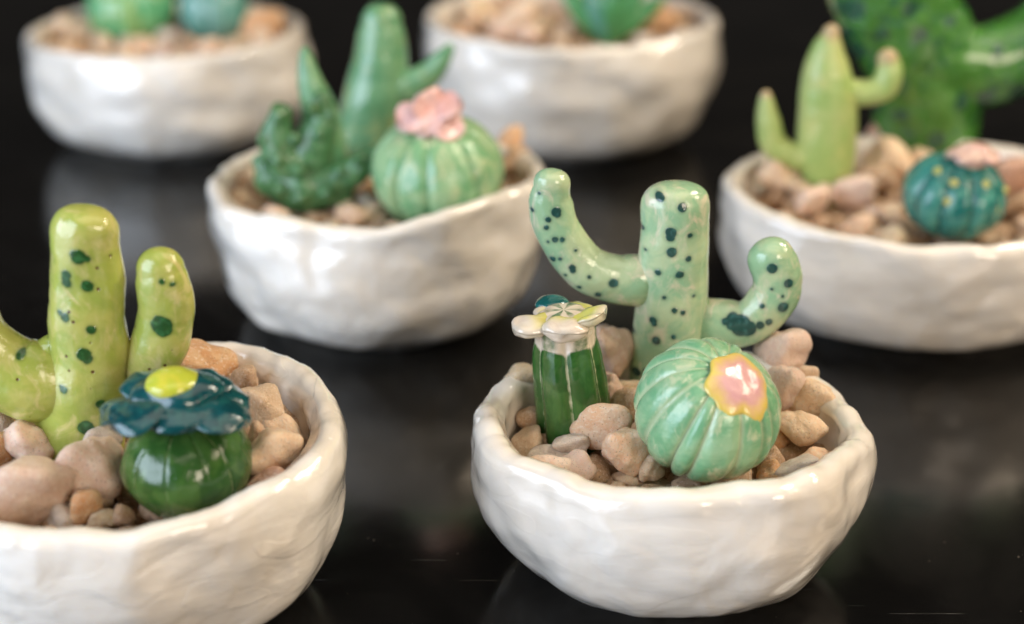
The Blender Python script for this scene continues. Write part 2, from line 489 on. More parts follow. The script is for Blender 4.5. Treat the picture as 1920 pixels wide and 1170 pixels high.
MP = {
 'peach': pebble_mat('peach_stone', (.80, .50, .31), (.82, .60, .42)),
 'tan': pebble_mat('tan_stone', (.72, .51, .33), (.80, .61, .43)),
 'pink': pebble_mat('pinkish_stone', (.76, .54, .42), (.82, .63, .50)),
 'orange': pebble_mat('orange_stone', (.70, .38, .18), (.74, .50, .29)),
 'brown': pebble_mat('brown_stone', (.46, .29, .17), (.62, .43, .28)),
 'yellow': pebble_mat('yellowish_stone', (.70, .54, .33), (.74, .60, .43)),
 'grey': pebble_mat('greyish_stone', (.60, .51, .43), (.68, .59, .50)),
 'red': pebble_mat('reddish_stone', (.52, .29, .19), (.60, .37, .27)),
}

# ================================================================== the setting
tv = [(-160, -40, -3), (160, -40, -3), (160, 190, -3), (-160, 190, -3), (-160, -40, 0), (160, -40, 0), (160, 190, 0), (-160, 190, 0)]
tb = single('table_surface', (tv, [(3, 2, 1, 0), (4, 5, 6, 7), (0, 1, 5, 4), (1, 2, 6, 5), (2, 3, 7, 6), (3, 0, 4, 7)], None), M_table, (0, 0, 0))
tb.data.polygons.foreach_set('use_smooth', [False] * 6)
tag(tb, 'black glossy tabletop with faint dust and scratches', None, kind='structure')

# ================================================================== bowls
PROF = [.64, .85, .935, .975, .995, 1.005, 1.005, .995]
PROF_R = [.52, .75, .87, .935, .975, .995, 1.0, .985]
FLAT8 = [1.0] * 12; ZERO8 = [0.0] * 12
GB = 'white hand pinched ceramic bowls on the black table'
BOWLS = {}
def make_bowl(key, pxc, pyc, halfpx, h, thick, prof, rmod, hmod, seed, label, ratio=1.0, lump=.07, level=.9, slope=.0, wr=.014, **kw):
    c = at(pxc, pyc, h); R = halfpx / ppc(c); ry = R * ratio
    c0 = Vector((c.x, c.y, 0))
    vf = bowl_geo(c0, R, ry, h, thick, prof, rmod, hmod, seed, lump)
    o = single('bowl', vf, bowl_mat('white_glaze', seed, wr, **kw), c0)
    tag(o, label, 'bowl', GB)
    BOWLS[key] = dict(c=c0, rx=R - thick, ry=ry - thick, h=h, lev=h - level, slope=slope, stones=[], foot=[])
    return BOWLS[key]
def glev(b, x, y): return b['lev'] + b['slope'] * (y - b['c'].y)

FR = make_bowl('FR', 1262, 779, 378, 4.17, .74, PROF_R,
   [1.0, 1.0, 1.0, .99, .98, 1.0, 1.0, 1.0, .985, 1.0, 1.01, .99], [-.12, -.05, .05, .05, .05, .1, .12, .05, 0, .12, .28, .1], 1,
   'white glazed bowl at front right holding the spotted pale green cactus', ratio=.84, lump=.125, level=.95, slope=.10, wr=.010)
FL = make_bowl('FL', 230, 796, 412, 4.7, .62, PROF_R,
   [1.0, .985, 1.0, .99, 1.0, 1.0, 1.0, 1.0, 1.0, 1.0, .985, 1.01], [.05, .1, .0, -.05, 0, 0, 0, 0, 0, -.05, 0, .12], 2,
   'creased white glazed bowl at front left holding the lime cactus with dark spots', ratio=.96, lump=.13, level=.85, slope=.09, wr=.026)
CC = make_bowl('C', 708, 322, 314, 5.0, .6, PROF,
   [1.0, .99, 1.0, 1.0, 1.0, .99, 1.0, 1.0, .99, 1.0, 1.01, 1.0], [.15, .05, .0, .0, .0, 0, .0, -.1, -.02, -.18, .28, .3], 3,
   'white bowl in the middle holding dark and mint green cacti with a pink flower', ratio=.90, lump=.16, level=.8, slope=.05)
RR = make_bowl('R', 1735, 348, 376, 4.45, .62, PROF,
   [1.0] * 12, [0, .0, .1, .1, 0, .1, .1, -.0, -.1, -.05, .05, .1], 4,
   'wide white bowl at the right edge holding the lime cactus and teal ball', ratio=.80, lump=.14, level=.6, slope=.05)
BL = make_bowl('BL', 311, 50, 262, 5.1, .6, PROF,
   [1.0] * 12, [.05, 0, 0, 0, .1, .05, 0, -.1, 0, -.05, .0, .05], 5,
   'blurred white bowl in the back left corner with two small round cacti', ratio=.88, lump=.15, level=.6, slope=.05)
BM = make_bowl('BM', 1070, 26, 276, 5.7, .6, PROF,
   [1.0] * 12, [.1, 0, 0, 0, .1, .05, 0, .0, 0, -.05, .0, .05], 6,
   'blurred white bowl at the back middle with a green pointed cactus', ratio=.92, lump=.16, level=.6, slope=.05)

# ================================================================== cacti helpers
def pathpx(lst, Y):
    out = []
    for e in lst:
        px, py, r = e[:3]; dy = e[3] if len(e) > 3 else 0
        p = aty(px, py, Y + dy); out.append((p.x, p.y, p.z, r / ppc(p)))
    return out
def spotpx(lst, Y, org, front=.8):
    out = []
    for px, py, r in lst:
        p = aty(px, py, Y - front); out.append((p.x - org[0], p.z - org[2], r / ppc(p)))
    return out

# ---- front right: spotted saguaro
b = FR
base = at(1245, 716, glev(b, 0, b['c'].y + .8)); Y = base.y
org = Vector((base.x, Y, base.z - .4))
trunk_spots = [(1240,379,8),(1280,393,9),(1259,440,11),(1258,448,9),(1260,476,10),(1206,443,6),(1295,447,5),(1292,490,6),(1235,516,6),(1276,518,8),(1246,561,4),(1207,576,4),(1265,584,6),(1281,588,5),(1226,606,7),(1231,642,8),(1263,633,5),(1228,612,5),(1195,708,8),(1272,520,5),(1211,700,4),(1213,480,3),(1302,560,3),(1190,640,4)]
armL_spots = [(1011,367,3),(998,400,4),(1043,399,10),(1046,404,7),(1028,414,6),(1024,429,5),(1041,450,6),(1054,450,5),(1028,456,3),(1037,490,6),(1051,487,4),(1073,503,7),(1074,508,6),(1105,519,4),(1150,530,9),(1122,555,6),(1086,542,4),(1080,471,3),(1060,520,3)]
armR_spots = [(1447,502,10),(1478,530,9),(1468,575,11),(1447,541,3),(1429,574,5),(1467,554,3),(1441,603,7),(1425,609,8),(1390,612,20),(1376,606,16),(1403,616,16),(1361,606,7)]
Ga, Gb, Gc = (.30, .49, .29), (.46, .57, .34), (.62, .60, .42)
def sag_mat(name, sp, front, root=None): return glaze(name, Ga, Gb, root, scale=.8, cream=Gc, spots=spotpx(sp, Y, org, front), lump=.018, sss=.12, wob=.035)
sg = thing('saguaro_cactus', 'pale green glazed saguaro with dark teal spots and two raised arms in front right bowl', 'ceramic cactus', org)
part('trunk', tube(pathpx([(1250, 760, 72), (1250, 700, 74), (1253, 640, 71), (1259, 560, 67), (1263, 480, 65), (1265, 404, 64)], Y), flat=.82, lump=.05, seed=2, square=3.2), sag_mat('spotted_mint_trunk', trunk_spots, .8), sg)
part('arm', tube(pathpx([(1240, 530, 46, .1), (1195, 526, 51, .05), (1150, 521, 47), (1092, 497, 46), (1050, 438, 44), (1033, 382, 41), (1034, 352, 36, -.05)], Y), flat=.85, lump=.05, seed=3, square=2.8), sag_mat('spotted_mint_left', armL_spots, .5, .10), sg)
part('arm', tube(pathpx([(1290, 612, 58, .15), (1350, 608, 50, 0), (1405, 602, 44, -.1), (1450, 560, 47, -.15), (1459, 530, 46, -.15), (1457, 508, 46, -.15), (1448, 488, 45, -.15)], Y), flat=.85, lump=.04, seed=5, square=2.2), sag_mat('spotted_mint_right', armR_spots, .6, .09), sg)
b['foot'].append((base.x, Y, .75))

# ---- front right: small dark column cactus with cream flower
base = at(1078, 806, glev(b, 0, b['c'].y - .2)); Y = base.y; org = Vector((base.x, Y, base.z - .3))
cc_ = thing('column_cactus', 'small dark green ribbed column cactus topped with cream and yellow petals', 'ceramic cactus', org)
mcol = glaze('dark_green_ribs', (.022, .085, .016), (.045, .13, .028), scale=1.4, groovecol=(.50, .50, .33), groove=(.02, .16), topcol=(.66, .56, .44), topr=(.91, .985), streak=(.02, .09, .016), lump=.012)
tv_ = tube(pathpx([(1080, 838, 74), (1076, 780, 72), (1068, 715, 69), (1062, 665, 65), (1060, 634, 59)], Y), flat=1.0, lump=.02, seed=8, ribs=6, depth=.2, twist=.55, square=4, seg=96, step=.07)
hg = tv_[2]['hgt']; gr = tv_[2]['groove']
tv_[2]['hgt'] = [h + .16 * (1 - min(1, g * 1.15) ** .8) - .06 for h, g in zip(hg, gr)]
part('stem', tv_, mcol, cc_)
fc = aty(1062, 612, Y); kx = 1 / ppc(fc)
mpet = glaze('cream_petals', (.64, .54, .43), (.70, .62, .50), scale=1.6, topcol=(.55, .50, .12), topr=(.45, .95), lump=.012)
mpet2 = glaze('yellow_petals', (.66, .58, .44), (.70, .64, .46), scale=2.0, lump=.012, topcol=(.56, .53, .10), topr=(.15, .6))
fl = part('flower', blob_geo(fc + Vector((0, 0, .03)), (0, 0, 1), 54 * kx, 50 * kx, 19 * kx, 3, .2), mpet, cc_)
for k, (dr, le, wi, th, cu, cup, m) in enumerate((
        ((-1, -.35, .04), 108, 68, 40, -.02, .02, mpet), ((-.08, -1, .18), 78, 88, 40, -.04, .02, mpet),
        ((.95, -.45, .36), 84, 84, 32, .06, .08, mpet2), ((.5, .85, .02), 80, 70, 36, .0, .05, mpet2), ((-.62, .72, .0), 74, 66, 36, .0, .05, mpet))):
    part('petal', petal_geo(fc + Vector((0, 0, 8 * kx)), dr, (0, 0, 1), le * kx, wi * kx, th * kx, cu, .01, cup, .62, k + 3, root=.6), m, fl)
mteal = glaze('teal_glaze', (.008, .085, .085), (.012, .13, .12), scale=2, lump=.012)
bc = aty(1036, 571, Y + .75)
part('flower_button', blob_geo(bc, (0, 0, 1), 33 * kx, 30 * kx, 16 * kx, 2, .08), mteal, fl)
b['foot'].append((base.x, Y, .75))

# ---- front right: mint ball with pink flower
R = 141 / ppc(at(1325, 775, 5)); bz = 3.35 + R * .86
c = at(1325, 768, bz); ax = Vector((.20, -.40, .89)).normalized()
bt = thing('ball_cactus', 'glossy mint green ribbed ball cactus with pink and yellow flower in front right bowl', 'ceramic cactus', (c.x, c.y, c.z - R * .93))
mmint = glaze('mint_ball', (.17, .40, .21), (.29, .49, .28), scale=1.0, cream=(.48, .56, .35), groovecol=(.42, .54, .33), groove=(.05, .5), lump=.03, sss=.1, fine=.006)
BK = dict(c=c, axis=ax, R=R, squash=.93, ribs=15, depth=.13, seed=4)
part('body', ball_geo(c, ax, R, .93, 14, .12, 4, jit=1.2, sharp=.5, wid=.85), mmint, bt)
fr = frame(ax)
def conform_flower(c, fr, R, squash, edge_fn, thick, seed, NR=30, NP_=120):
    verts = []; ed = []
    for i in range(NR):
        q = i / (NR - 1)
        for j in range(NP_):
            ph = 2 * PI * j / NP_; e = edge_fn(ph) * .95; th = e * q
            p, g, n = ball_surf(c, fr, R, squash, 15, .0, seed, max(th, .001), ph, dent=0.0)
            lift = thick * (max(0, 1 - q ** 5)) ** .5 + thick * .25 * noise.noise(Vector((math.cos(ph) * q * 2.4, math.sin(ph) * q * 2.4, seed))) - .03
            verts.append(tuple(p + n * lift)); ed.append(q)
    faces = []; grid_faces(NR, NP_, faces); faces.append(tuple(range(NP_ - 1, -1, -1)))
    return verts, faces, {'edge': ed}
mfl = glaze('pink_flower', (.62, .33, .34), (.68, .40, .38), scale=1.0, edge=((.70, .54, .11), .42, .98), lump=.02, rough=.11)
edges = [cat([.52, .50, .56, .48, .50, .43, .52, .48, .54, .44, .62, .54, .46], k / 48, True) for k in range(48)]
fr = frame(Vector((.36, -.56, .74)))
fo = part('flower', conform_flower(c, fr, R, .93, lambda a: cat(edges, a / (2 * PI), True) * 1.03, .09, 4), mfl, bt)
# small clay nub behind the flower
nb = aty(1335, 655, c.y + .5)
part('nub', blob_geo(nb, (0, 0, 1), .34, .3, .2, 5, .2), mmint, bt)
b['foot'].append((c.x, c.y, R * .8))

# ---- front left: lime saguaro
b = FL
base = at(150, 838, glev(b, 0, b['c'].y + .3)); Y = base.y; org = Vector((base.x, Y, base.z - .4))
La, Lb, Lc = (.36, .43, .085), (.48, .49, .13), (.58, .54, .21)
tr_sp = [(140,492,15),(132,487,9),(155,496,7),(115,527,10),(116,543,10),(114,535,9),(157,548,12),(115,605,9),(165,627,9),(152,673,14),(158,680,11),(115,738,8),(183,766,9),(158,808,15),(104,598,6),(110,735,5)]
ar_sp = [(298,538,6),(318,544,5),(297,621,20),(300,628,17),(294,615,15)]
al_sp = [(28,680,8),(62,650,10),(72,656,8),(106,832,8)]
def lime_mat(name, sp, front): return glaze(name, La, Lb, scale=.9, cream=Lc, spots=spotpx(sp, Y, org, front), spotcol=(.008, .07, .018), lump=.022, sss=.25, pits=2.7, wob=.05)
sl = thing('saguaro_cactus', 'lime green glazed saguaro with dark green spots and tiny pinholes in front left bowl', 'ceramic cactus', org)
part('trunk', tube(pathpx([(150, 880, 84), (150, 820, 84), (160, 740, 82), (168, 670, 76), (165, 600, 72), (163, 530, 70), (160, 450, 66)], Y), flat=.78, lump=.07, seed=12, square=2.9), lime_mat('lime_trunk', tr_sp, .9), sl)
part('arm', tube(pathpx([(225, 745, 46, .25), (262, 705, 48, .2), (298, 645, 54, .1), (312, 580, 53, .05), (306, 530, 51, 0), (302, 507, 46, 0)], Y), flat=.75, lump=.03, seed=13, square=2.1), lime_mat('lime_right_arm', ar_sp, .7), sl)
part('arm', tube(pathpx([(175, 725, 52, .35), (120, 722, 74, .1), (65, 718, 80, -.1), (5, 690, 76, -.15), (-42, 630, 62, -.2), (-60, 560, 52, -.2), (-62, 500, 46, -.2)], Y), flat=.75, lump=.07, seed=14, square=2.4), lime_mat('lime_left_arm', al_sp, .9), sl)
part('clay_web', tube(pathpx([(150, 640, 34, .15), (108, 655, 34, .05), (84, 680, 38, -.05), (66, 712, 40, -.1)], Y), flat=.7, lump=.05, seed=15), lime_mat('lime_web', al_sp[1:3], .9), sl)
part('clay_web', tube(pathpx([(150, 790, 56, .2), (105, 780, 50, -.1), (70, 765, 42, -.2), (40, 745, 34, -.2)], Y), flat=.6, lump=.06, seed=16), lime_mat('lime_foot', al_sp[3:], .9), sl)
b['foot'].append((base.x, Y, .9))

# ---- front left: dark green ball with teal flower
R = 126 / ppc(at(352, 880, 5)); sq = .84; bz = 3.55 + R * sq * .86
c = at(352, 866, bz); ax = Vector((-.04, -.10, 1)).normalized()
bt = thing('ball_cactus', 'dark green ball cactus wearing a ruffled teal flower with yellow centre', 'ceramic cactus', (c.x, c.y, c.z - R * sq))
mdk = glaze('dark_green_ball', (.028, .088, .018), (.06, .14, .03), scale=1.3, groovecol=(.34, .42, .20), groove=(.0, .07), lump=.03, rough=.06, fine=.004)
part('body', ball_geo(c, ax, R, sq, 11, .045, 9, jit=.5, sharp=.7, wid=.14), mdk, bt)
top = c + ax * R * sq * .98; k1 = 1 / ppc(top)
mtf = glaze('teal_petals', (.004, .045, .055), (.008, .075, .085), scale=2.2, cream=(.012, .10, .095), edge=((.22, .36, .30), 1.0, 1.25), lump=.018, rough=.07)
fb = aty(330, 738, top.y - .1)
fl = part('flower', blob_geo(fb, ax, 84 * k1, 60 * k1, 36 * k1, 6, .15), mtf, bt)
for k in range(9):
    a = 2 * PI * k / 9 + .3
    dr = Vector((math.cos(a), math.sin(a), (-.10 if math.sin(a) < .3 else .12) + .06 * math.sin(k * 4.3)))
    if abs(a - 2 * PI) < .3 or k == 7: pass
    part('petal', petal_geo(fb + Vector((math.cos(a) * .15, math.sin(a) * .1, .06 * (k % 2))), dr, (0, 0, 1), (133 + 9 * (k % 3)) * (1 - .42 * abs(math.sin(a)) ** 1.5) * k1, (118 + 12 * (k % 2)) * k1, 19 * k1,
         -.14, .05, -.09, .6, k * 1.7, root=.62), mtf, fl)
mye = glaze('yellow_button', (.46, .52, .05), (.58, .56, .06), scale=2.0, lump=.012, rough=.06)
part('flower_button', blob_geo(aty(325, 718, top.y - .1), (0, 0, 1), 52 * k1, 50 * k1, 25 * k1, 7, .06), mye, fl)
b['foot'].append((c.x, c.y, R * .85))

# ---- middle bowl
b = CC
base = at(700, 275, glev(b, 0, b['c'].y + 1)); Y = base.y; org = Vector((base.x, Y, base.z - .4))
mcg = glaze('green_saguaro', (.11, .29, .14), (.18, .37, .19), scale=.8, cream=(.26, .38, .17), lump=.03, rough=.16)
s = thing('saguaro_cactus', 'tall tapering mid green cactus with one upturned arm in the middle bowl', 'ceramic cactus', org)
part('trunk', tube(pathpx([(690, 320, 56), (695, 250, 58), (706, 180, 60), (714, 110, 50), (716, 60, 43), (716, 44, 38)], Y), seed=21, lump=.05, square=2.4), mcg, s)
part('arm', tube(pathpx([(715, 160, 34), (760, 162, 31, -.2), (800, 142, 25, -.3), (828, 112, 19, -.35), (842, 92, 11, -.35)], Y), seed=22, lump=.03, square=2.0), mcg, s)
b['foot'].append((base.x, Y, 1.0))
base = at(575, 378, glev(b, 0, b['c'].y - .6)); Y = base.y; org = Vector((base.x, Y, base.z - .4))
mdg = glaze('dark_green_cluster', (.04, .14, .05), (.08, .22, .085), scale=1.1, cream=(.10, .17, .06), lump=.09, rough=.12)
s = thing('branching_cactus', 'dark green many-armed cactus with a pointed spike in the middle bowl', 'ceramic cactus', org)
part('base', tube(pathpx([(520, 330, 42), (565, 345, 54), (625, 350, 40)], Y), seed=31, lump=.08, flat=1.0), mdg, s)
part('trunk', tube(pathpx([(575, 350, 48), (580, 290, 46, .1), (604, 230, 32, .2), (606, 190, 20, .2)], Y), seed=35, lump=.06, flat=.9), mdg, s)
part('spike', tube(pathpx([(612, 290, 42, .6), (600, 215, 36, .7), (582, 150, 23, .7), (573, 105, 13, .7), (572, 95, 8, .7)], Y), seed=32, lump=.03, square=2.0), mcg, s)
part('arm', tube(pathpx([(570, 330, 40, -.1), (535, 300, 38, -.2), (520, 255, 34, -.2), (526, 215, 22, -.2)], Y), seed=33, lump=.06, flat=.95), mdg, s)
part('arm', tube(pathpx([(590, 350, 38, -.2), (640, 335, 30, -.3), (682, 308, 24, -.3), (712, 282, 13, -.3)], Y), seed=34, lump=.04), mdg, s)
part('arm', tube(pathpx([(540, 350, 34, -.2), (505, 325, 26, -.3), (490, 305, 17, -.3)], Y), seed=36, lump=.04), mdg, s)
for px, py, rr_, dy in ((497, 262, 15, -.5), (522, 218, 15, -.5), (552, 262, 14, -.4), (520, 300, 14, -.75), (500, 292, 12, -.6), (560, 318, 15, -.85), (598, 250, 14, -.3), (618, 215, 12, -.1), (585, 205, 13, -.2), (640, 322, 13, -.65), (612, 362, 14, -.8), (560, 372, 14, -.9), (526, 352, 14, -.8), (672, 300, 12, -.65)):
    p = aty(px, py, Y + dy); part('knob', blob_geo(p, (0, -1, .2), rr_ / ppc(p), rr_ / ppc(p), rr_ / ppc(p) * .8, px, .25, 12, 18), mdg, s)
b['foot'].append((base.x, Y, 1.3))
R = 130 / ppc(at(820, 320, 6)); c = at(820, 320, 4.0 + R * .72); ax = Vector((-.05, -.15, 1)).normalized()
s = thing('ball_cactus', 'mint green ribbed ball cactus with a folded pink flower in the middle bowl', 'ceramic cactus', (c.x, c.y, c.z - R * .85))
mm2 = glaze('mint_ball_soft', (.18, .40, .19), (.32, .50, .26), scale=.9, cream=(.46, .54, .30), groovecol=(.09, .26, .11), groove=(.0, .16), lump=.04, rough=.15)
part('body', ball_geo(c, ax, R, .86, 10, .10, 14, sharp=.6, jit=.8, wid=.6), mm2, s)
mpk = glaze('pink_petals', (.72, .42, .38), (.78, .54, .51), scale=1.6, lump=.02, rough=.12)
pt = aty(808, 222, c.y - .35); k1 = 1 / ppc(pt)
fl = part('flower', blob_geo(pt, (0, 0, 1), 55 * k1, 45 * k1, 20 * k1, 5, .2), mpk, s)
for dr, le, wi, cu in (((-1, -.5, .15), 78, 74, -.25), ((-.5, -.1, 1.2), 66, 72, .1), ((.6, -.2, .55), 78, 66, -.3), ((.9, -.8, -.25), 84, 62, -.25), ((-.1, -1, -.1), 62, 62, -.3), ((.15, .9, .7), 60, 70, .0)):
    part('petal', petal_geo(pt, dr, (0, -.5, 1), le * .86 * k1, wi * 1.1 * k1, 26 * k1, cu, .03, .12, .6, le, root=.6), mpk, fl)
b['foot'].append((c.x, c.y, R * .85))

# ---- right bowl
b = RR
base = at(1555, 352, glev(b, 0, b['c'].y - .2)); Y = base.y; org = Vector((base.x, Y, base.z - .4))
mlg = glaze('matte_lime', (.33, .47, .14), (.42, .51, .18), scale=.7, cream=(.50, .55, .20), lump=.05, rough=.3, coat=.1, topcol=(.50, .34, .20), topr=(.86, 1.06))
s = thing('saguaro_cactus', 'yellowish lime cactus with two thin arms in the right hand bowl', 'ceramic cactus', org)
part('trunk', tube(pathpx([(1556, 368, 22), (1552, 330, 46), (1550, 270, 55), (1552, 200, 54), (1550, 140, 46), (1552, 95, 32), (1558, 62, 17)], Y), seed=41, lump=.03, square=2.0), mlg, s)
part('arm', tube(pathpx([(1575, 170, 26), (1620, 174, 25, -.1), (1656, 163, 27, -.1), (1667, 135, 25, -.1), (1664, 110, 19, -.1)], Y), seed=42, lump=.02, square=2.0), mlg, s)
part('arm', tube(pathpx([(1525, 300, 28), (1480, 288, 24, -.1), (1450, 268, 25, -.1), (1440, 225, 22, -.1), (1436, 188, 14, -.1), (1436, 180, 11, -.1)], Y), seed=43, lump=.02, square=2.0), mlg, s)
b['foot'].append((base.x, Y, .7))
R = 98 / ppc(at(1788, 370, 5.2)); c = at(1788, 366, 4.05 + R * .62)
s = thing('ball_cactus', 'dark teal round cactus with yellow dots and pale pink flower in the right hand bowl', 'ceramic cactus', (c.x, c.y, c.z - R * .85))
sp = [(x - 1788, z) for x, z in ((1765, 0), (1825, 0), (1868, 0))]
mtb = glaze('teal_ball', (.02, .16, .14), (.05, .26, .22), scale=1.4, cream=(.12, .36, .28), groovecol=(.012, .07, .065), groove=(.0, .2), lump=.04, rough=.14)
part('body', ball_geo(c, (.05, -.1, 1), R, .84, 9, .14, 19), mtb, s)
mdot = glaze('mustard_dot', (.40, .42, .12), (.5, .48, .16), scale=2)
for px, py in ((1762, 350), (1822, 352), (1870, 360), (1752, 385), (1848, 400), (1738, 325), (1800, 318)):
    fr_ = c + Vector(((px - 1788) / ppc(c), 0, 0)); dx = (px - 1788) / 98; dz = (366 - py) / 84
    q = max(.05, 1 - dx * dx - dz * dz) ** .5
    p = c + (_R * dx * R + _U * dz * R * .84 - _F * q * R * .93)
    part('dot', blob_geo(p, -_F + _R * dx + _U * dz, .14, .14, .05, px, .1, 10, 16), mdot, s)
pt = aty(1826, 290, c.y - .45); k1 = 1 / ppc(pt)
mpp = glaze('pale_pink', (.66, .40, .34), (.70, .52, .42), scale=1.4, rough=.2)
fl = part('flower', blob_geo(pt, (0, -.3, 1), 38 * k1, 34 * k1, 20 * k1, 8, .2), mpp, s)
for a in range(5):
    a_ = a * 2 * PI / 5 + .4
    part('petal', petal_geo(pt, (math.cos(a_), math.sin(a_), .2), (0, 0, 1), 50 * k1, 46 * k1, 18 * k1, -.3, .01, .1, .6, a, root=.5), mpp, fl)
b['foot'].append((c.x, c.y, R * .85))
base = at(1745, 272, glev(b, 0, b['c'].y + 1.7)); Y = base.y; org = Vector((base.x, Y, base.z - .4))
mgg = glaze('glossy_emerald', (.035, .17, .014), (.08, .27, .035), scale=.7, cream=(.012, .10, .055), contrast=(.3, .7), lump=.15, rough=.04, coat=1.0, fine=.006, wob=.12, spotcol=(.01, .07, .035), spots=spotpx([(1600,20,22),(1650,60,14),(1588,70,16),(1612,105,18),(1640,215,20),(1752,258,18),(1690,215,12),(1720,60,14),(1850,180,18),(1780,40,12),(1700,10,16),(1870,95,12),(1800,190,14),(1910,170,18)], Y, org, 1.2))
s = thing('saguaro_cactus', 'thick glossy emerald green cactus with heavy arms at the top right', 'ceramic cactus', org)
part('trunk', tube(pathpx([(1742, 320, 88), (1738, 230, 98), (1738, 150, 102), (1712, 70, 108), (1672, -10, 112), (1650, -100, 104), (1655, -190, 90)], Y), seed=51, lump=.10, flat=.8), mgg, s)
part('arm', tube(pathpx([(1750, 110, 78, .1), (1830, 124, 78, -.1), (1905, 104, 76, -.1), (1975, 50, 70, -.1), (2020, 10, 62, -.1), (2025, -70, 56, -.1)], Y), seed=53, lump=.08), mgg, s)
b['foot'].append((base.x, Y, 1.5))

# ---- back left bowl: two balls
b = BL
R = 84 / ppc(at(245, 20, 6)); c = at(245, 12, glev(b, 0, b['c'].y) - .4 + R * .8)
s = thing('ball_cactus', 'blurred mint green ball cactus with yellow top in back left bowl', 'ceramic cactus', (c.x, c.y, c.z - R * .9))
part('body', ball_geo(c, (0, -.2, 1), R, .9, 11, .12, 23, NT_=60, NP_=140), glaze('mint_ball_back', (.12, .42, .20), (.24, .44, .16), scale=.8, groovecol=(.06, .24, .08), groove=(0, .2), rough=.15), s)
pt = aty(252, -12, c.y - .5); part('flower', blob_geo(pt, (0, -.3, 1), .62, .5, .34, 4, .15), mye, s)
b['foot'].append((c.x, c.y, R * .85))
R = 68 / ppc(at(400, 20, 6)); c = at(402, 18, glev(b, 0, b['c'].y) - .4 + R * .9)
s = thing('ball_cactus', 'blurred greyish teal ball cactus beside the mint ball in back left bowl', 'ceramic cactus', (c.x, c.y, c.z - R * .9))
part('body', ball_geo(c, (.05, -.2, 1), R, .98, 10, .12, 25, NT_=60, NP_=140), glaze('grey_teal_ball', (.10, .30, .25), (.16, .34, .29), scale=1.0, groovecol=(.04, .16, .14), groove=(0, .2), rough=.15), s)
b['foot'].append((c.x, c.y, R * .85))

# ---- back middle bowl: pointed leaves
b = BM
base = at(1140, 72, glev(b, 0, b['c'].y - 1.5)); Y = base.y; org = Vector((base.x, Y, base.z - .4))
s = thing('leafy_succulent', 'blurred green succulent with spreading pointed leaves in back middle bowl', 'ceramic succulent', org)
mlf = glaze('green_leaves', (.06, .26, .09), (.10, .34, .12), scale=1, rough=.14)
mlt = glaze('teal_leaves', (.09, .30, .24), (.14, .36, .28), scale=1, rough=.14)
cpt = Vector((base.x, Y, base.z + .1))
for k, (dx, dy, dz, le, m) in enumerate(((-1, .1, .9, 2.9, mlf), (1.1, .1, .75, 3.0, mlf), (-.45, -.2, 1.1, 2.7, mlt), (.1, -.3, 1, 2.6, mlf), (.6, -.1, 1, 2.9, mlf), (-.2, .8, 1, 3, mlf), (.5, .7, .9, 3, mlf), (-.8, .7, .8, 2.8, mlf))):
    d = Vector((dx, dy, dz)).normalized(); q = [(tuple(cpt + d * le * t_) + (w,)) for t_, w in ((0, .42), (.33, .55), (.66, .42), (1.0, .1))]
    part('leaf', tube(q, seg=28, seed=60 + k, lump=.03, square=2.0, flat=.9), m, s)
b['foot'].append((base.x, Y, .8))

# ================================================================== pebbles
GP = 'tan aquarium pebbles filling the bowls'
NAMES = {'peach': 'peach', 'tan': 'tan', 'pink': 'pinkish', 'orange': 'orange', 'brown': 'brown', 'yellow': 'yellowish', 'grey': 'greyish', 'red': 'reddish brown'}
MESH = {}
def stone_mesh(i, col):
    k = (i, col)
    if k not in MESH:
        me = bpy.data.meshes.new('pebble'); me.from_pydata([tuple(v * CM) for v in STONES[i]], [], ICO3[1])
        me.polygons.foreach_set('use_smooth', [True] * len(me.polygons)); me.materials.append(MP[col]); MESH[k] = me
    return MESH[k]
def pebble(b, p, r3, col, label, i=None, rot=None):
    i = rng.randrange(len(STONES)) if i is None else i
    o = bpy.data.objects.new('pebble', stone_mesh(i, col)); COL.objects.link(o)
    o.location = Vector(p) * CM; o.scale = r3
    o.rotation_euler = rot or (rng.uniform(-.5, .5), rng.uniform(-.5, .5), rng.uniform(0, 6.28))
    tag(o, label, 'pebble', GP)
    b['stones'].append((Vector(p), sum(r3) / 3))
    return o
def hero(b, px, py, w, h, col, label, lift=.45, tilt=0.0, i=None):
    """a pebble whose middle is seen at px, py, resting in the gravel"""
    z = glev(b, 0, b['c'].y)
    for _ in range(3):
        p = at(px, py, z + lift); z = glev(b, p.x, p.y)
    k = .95 / ppc(p)
    return pebble(b, p, (w / 2 * k * 1.03, (w + h) / 4 * k, h / 2 * k * 1.08), col, label, i, (rng.uniform(-.25, .25), tilt, rng.uniform(-.3, .3)))

